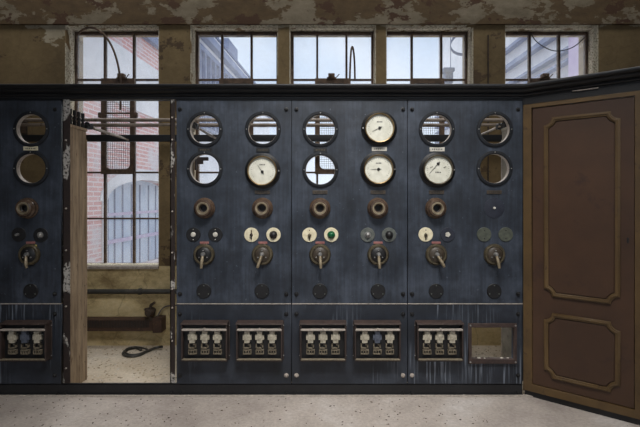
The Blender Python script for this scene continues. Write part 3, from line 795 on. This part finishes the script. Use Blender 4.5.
# cable loop on the floor
def fl(px, py, h=.012):
    D = F*(EYE-ZF-h)/(py-CY); return Vector(((px-320)*D/F, D-D0, ZF+h))
loop = [fl(141, 350), fl(136, 347.8), fl(129, 349.3), fl(123.6, 352.3), fl(124, 355), fl(131, 356.5), fl(140, 355), fl(147, 351.5), fl(153, 348.8, .02), fl(159, 347, .03), fl(162, 346.8, .04)]
loop2 = [p+Vector((.004, 0, .016)) for p in [fl(147, 351), fl(141, 349.2), fl(134, 348.6), fl(127, 350.2), fl(124.5, 353.2), fl(129, 356), fl(138, 355.6), fl(146, 352.6), fl(154, 349.5), fl(161, 348)]]
hs = empty('cable_coil', fl(136, 352, 0), 'dark hose looped on the dusty floor inside the doorway', 'hose')
mesh1('hose', 'dark_pipe', hs, lambda b: (tube(b, smoothpath(loop, 6), .013, 10), tube(b, smoothpath(loop2, 6), .009, 10)), True)

# curved rods of the window openers
DA = 4.86
arc = [(76.4, 38), (77.3, 35), (80.5, 31.5), (86.2, 28.2), (92.8, 27.8), (100.2, 31.5), (106.8, 38), (112.5, 47.9), (116.6, 59.4), (119.4, 72.5), (120.6, 84), (120.6, 110)]
tag(mesh1('curved_opener_rod', 'window_iron', None, lambda b: tube(b, smoothpath([P(a, c, DA+.14*max(0, 1-i/4)) for i, (a, c) in enumerate(arc)], 5), .011, 10), True),
    'long iron rod arching over the leftmost window', 'rod', 'curved rods that open the windows')
arc = [(349.6, 86), (350.2, 66), (351.1, 51), (352.2, 46.8), (353.4, 50), (354.5, 62), (354.9, 80)]
tag(mesh1('curved_opener_rod', 'window_iron', None, lambda b: tube(b, smoothpath([P(a, c, DA+.18*(i/6-.5)) for i, (a, c) in enumerate(arc)], 5), .010, 10), True),
    'narrow upright hoop of bent rod in the middle window', 'rod', 'curved rods that open the windows')
tag(mesh1('hanging_cable', 'ink', None, lambda b: tube(b, smoothpath([P(531, 33.5, 5.03), P(536, 41, 5.0), P(545, 47.5, 5), P(555, 51, 5), P(565, 50, 5), P(575, 46, 5), P(585, 37, 5.03)], 5), .005, 8), True),
    'thin dark cable sagging across the rightmost window', 'cable')
tag(mesh1('wall_conduit', 'iron', None, lambda b: tube(b, [(wx(489, 4.83), YW-.012, .9), (wx(489, 4.83), YW-.012, 3.22)], .008, 8), True),
    'thin dark conduit running up the wall between the two rightmost windows', 'conduit')
def brk(b):
    D = 4.7; x0, x1 = wx(195, D), wx(208, D)
    box(b, x0, x1, D-D0, D-D0+.03, wz(160.5, D), wz(157, D), .003); box(b, x0+.02, x0+.08, D-D0, D-D0+.03, wz(164, D), wz(160, D), .003)
    box(b, x0-.01, x0+.015, D-D0, D-D0+.03, wz(170, D), wz(141.2, D), .003)
mesh1('hanging_bracket', 'brown_iron', xbar, brk)

# ------------------------------------------------------------------ crumbs on the floors
def crumbs(n, fx, fy, z, smin, smax):
    b = bmesh.new()
    for k in range(n):
        s = random.uniform(smin, smax); x, y = random.uniform(*fx), fy[0]+(fy[1]-fy[0])*random.random()
        M = Matrix.Translation((x, y, z+s*.25)) @ Matrix.Rotation(random.uniform(0, PI), 4, 'Z') @ Matrix.Diagonal((random.uniform(.8, 2.0), 1, .45, 1))
        bmesh.ops.create_icosphere(b, subdivisions=1, radius=s, matrix=M)
    return b
tag(from_bm('floor_grit', crumbs(420, (-3, 1.2), (-.75, -.06), 0, .002, .006), 'crumb'), 'dark grit scattered on the concrete floor in front of the switchboard', 'grit', None, 'stuff')
tag(from_bm('plaster_dust', crumbs(90, (-3, 1.5), (-.035, -.016), .008, .002, .006), 'crumb_pale'), 'pale plaster crumbs along the foot of the black channel', 'debris', None, 'stuff')
tag(from_bm('plaster_rubble', crumbs(1500, (-3, 2), (.12, 1.33), ZF, .003, .009), 'crumb_pale'), 'pale plaster rubble on the floor behind the switchboard', 'debris', None, 'stuff')
tag(from_bm('floor_grit', crumbs(1500, (-3, 2), (.12, 1.34), ZF, .003, .009), 'crumb_mid'), 'brown grit on the dusty floor behind the switchboard', 'grit', None, 'stuff')

# ------------------------------------------------------------------ outside
mesh1('ground', 'pavement', None, lambda b: box(b, -14, 16, YO, 34, -.3, -.12))['kind'] = 'structure'
def Fc(co):   # facade frame: x = distance from the camera plane, y = depth into the building (to the left), z up
    D = co[0]; X = -3.83+.065*(D-11)
    return Vector((X-co[1], D-D0, co[2]))
b1 = empty('brick_building', (-5.5, 6, -.12), 'pink brick building with an arched gateway outside the leftmost window', 'building', None)
def archloop(d0, d1, z0, zs, zt, n=14):
    c = (d0+d1)/2; h = (d1-d0)/2
    return [(d0, z0)]+[(c-h*math.cos(PI*k/n), zs+(zt-zs)*math.sin(PI*k/n)) for k in range(n+1)]+[(d1, z0)]
al = archloop(8.6, 12.3, .0, 1.45, 1.90)
from_bm('brick_wall', flat_mesh(rect(6.2, 12.9, -.12, 3.35), [al], 0, .35, 0, Fc), 'brick', b1)
mesh1('rendered_band', 'white_wall', b1, lambda b: box(b, 6.2, 12.9, -.03, .35, 3.35, 4.5, 0, Fc))
mesh1('parapet', 'brick', b1, lambda b: box(b, 6.2, 12.9, 0, .35, 4.5, 5.0, 0, Fc))
mesh1('gutter', 'ledge_blue', b1, lambda b: box(b, 6.2, 12.9, -.12, .35, 5.0, 5.2, .02, Fc))
mesh1('roof', 'ledge_blue', b1, lambda b: box(b, 6.2, 12.9, .3, 6, 5.0, 5.1, .0, Fc))
ar = archloop(8.35, 12.6, 1.45, 1.46, 2.14); ai = archloop(8.6, 12.3, 1.40, 1.45, 1.90)
ring = [p for p in ar] + [p for p in reversed(ai[1:-1])]
from_bm('arch_ring', flat_mesh(ring, [], -.02, .1, 0, Fc), 'white_wall', b1)
mesh1('pilaster', 'white_wall', b1, lambda b: box(b, 8.42, 8.6, -.02, .1, -.12, 1.45, 0, Fc))
gt = mesh1('gate', 'door_blue', b1, lambda b: box(b, 8.5, 12.4, .28, .33, -.12, 1.95, 0, Fc))
for d in (8.85, 9.15, 9.42, 9.75, 10.15, 10.55, 11.0, 11.4, 11.8):
    mesh1('gate_bar', 'bar_blue', gt, lambda b: box(b, d-.02, d+.02, .262, .28, -.12, 1.8, 0, Fc))
many('gate_rail', 'lilac', gt, [lambda b: box(b, 8.6, 12.3, .24, .262, 1.14, 1.2, 0, Fc), lambda b: box(b, 8.6, 12.3, .24, .262, .58, .66, 0, Fc)])
b2 = empty('tall_pale_building', (-5, 14, -.12), 'tall pale building with sloping gutters outside the second window', 'building', None)
mesh1('wall', 'white_wall', b2, lambda b: box(b, 12.9, 26, 0, 5, -.12, 6.35, 0, Fc))
mesh1('gutter', 'ledge_blue', b2, lambda b: box(b, 12.9, 26, -.22, .3, 6.35, 6.6, .02, Fc))
mesh1('coping', 'white_wall', b2, lambda b: box(b, 12.9, 26, -.05, .4, 6.6, 6.85, .02, Fc))
mesh1('cap', 'bar_blue', b2, lambda b: box(b, 12.9, 26, -.1, .4, 6.85, 6.95, .02, Fc))
mesh1('lower_ledge', 'bar_blue', b2, lambda b: box(b, 12.9, 26, -.12, .3, 5.95, 6.12, .02, Fc))
for k in range(8):
    d = 13.1+k*.52
    mesh1('glazing_bar', 'bar_blue', b2, lambda b: box(b, d-.06, d+.06, -.12, .0, 3.6, 5.95, 0, Fc))
many('glazing_rail', 'bar_blue', b2, [lambda b: box(b, 12.9, 17, -.12, 0, 4.62, 4.74, 0, Fc), lambda b: box(b, 12.9, 17, -.12, 0, 3.6, 3.7, 0, Fc)])
mesh1('roof_vent', 'ledge_blue', b2, lambda b: (box(b, 17.2, 18.6, -.02, .3, 6.95, 7.5, .05, Fc)))
b3 = empty('white_building', (5.5, 6, -.12), 'white building with slanting ledges outside the rightmost window', 'building', None)
mesh1('wall', 'white_wall', b3, lambda b: box(b, 4.5, 9, 2.2, 14, -.12, 8))
for z, t in ((4.95, .07), (4.52, .10), (4.12, .06), (3.92, .05), (3.55, .08)):
    mesh1('ledge', 'ledge_blue', b3, lambda b: box(b, 4.36, 4.5, 4.6, 14, z, z+t))
mesh1('pilaster', 'lilac', b3, lambda b: box(b, 4.32, 4.5, 4.15, 4.5, -.12, 8))
hp = empty('outdoor_hoop', (wx(452, 7), 3.5, wz(77, 7)), 'pale metal hoop and box hanging outside the fourth window', 'fixture')
def hoop(b):
    c = P(469, 42.5, 7); R = .27; n = 40; rs = []
    for k in range(n):
        a = 2*PI*k/n; d = Vector((math.cos(a), .88*math.sin(a), -.40*math.sin(a)))
        p = c+d*R; rs.append([b.verts.new(p+Vector((0, 0, s))+d*t) for s, t in ((-.02, 0), (.02, 0), (.02, .01), (-.02, .01))])
    for k in range(n):
        a, c2 = rs[k], rs[(k+1) % n]
        for i in range(4): b.faces.new((a[i], a[(i+1) % 4], c2[(i+1) % 4], c2[i]))
mesh1('hoop', 'ledge_blue', hp, hoop)
mesh1('hanger', 'bar_blue', hp, lambda b: tube(b, [P(450.6, 68, 7), P(450.6, -30, 7)], .005, 6))
mesh1('box', 'ledge_blue', hp, lambda b: (box(b, wx(442, 7), wx(453, 7), 3.4, 3.6, wz(73, 7), wz(69, 7), .01), box(b, wx(444, 7), wx(452, 7), 3.43, 3.57, wz(84, 7), wz(73, 7), .01)))

# ------------------------------------------------------------------ light
w = bpy.data.worlds.new('World'); SC.world = w; w.use_nodes = True
nt = w.node_tree; nt.nodes.clear()
o = nt.nodes.new('ShaderNodeOutputWorld'); bg = nt.nodes.new('ShaderNodeBackground')
tc = nt.nodes.new('ShaderNodeTexCoord')
n = noise(nt, tc.outputs['Generated'], 3.0, 4, .5)
c = ramp(nt, n, [(.36, (.44, .53, .66)), (.62, (.64, .69, .76))])
nt.links.new(c, bg.inputs['Color']); bg.inputs['Strength'].default_value = 1.62
nt.links.new(bg.outputs[0], o.inputs['Surface'])

def area(name, loc, target, sx, sy, power, col=(1, 1, 1)):
    l = bpy.data.lights.new(name, 'AREA'); l.shape = 'RECTANGLE'; l.size = sx; l.size_y = sy; l.energy = power; l.color = col
    ob = bpy.data.objects.new(name, l); COL.objects.link(ob); ob.location = loc
    ob.rotation_euler = (Vector(target)-Vector(loc)).to_track_quat('-Z', 'Y').to_euler()
area('skylight_over_hall', (.3, -2.6, 4.7), (.2, -.2, .7), 1.6, 1.2, 46, (1, .97, .93))
bpy.data.lights['skylight_over_hall'].spread = math.radians(75)
area('fill_over_aisle', (-.2, .55, 4.9), (-.2, .6, 0), 7.5, .7, 62, (1, .97, .93))  # added fill lamp brightening back wall and aisle floor; the ceiling has no opening
s = bpy.data.lights.new('overcast_sun', 'SUN'); s.energy = 3.6; s.angle = math.radians(50); s.color = (1, .97, .92)
so = bpy.data.objects.new('overcast_sun', s); COL.objects.link(so)
so.rotation_euler = Vector((.12, -.62, -.77)).to_track_quat('-Z', 'Y').to_euler()

# ------------------------------------------------------------------ camera
cam = bpy.data.cameras.new('camera'); co = bpy.data.objects.new('camera', cam); COL.objects.link(co)
co.location = (0, -D0, EYE); co.rotation_euler = (PI/2, 0, 0)
cam.sensor_fit = 'HORIZONTAL'; cam.sensor_width = 36; cam.lens = F*36/640
cam.shift_y = -(213.5-CY)/640
cam.clip_start = .05
SC.camera = co
vs = SC.view_settings
vs.view_transform = 'Standard'; vs.look = 'None'; vs.gamma = 1; vs.exposure = 0; vs.use_curve_mapping = False
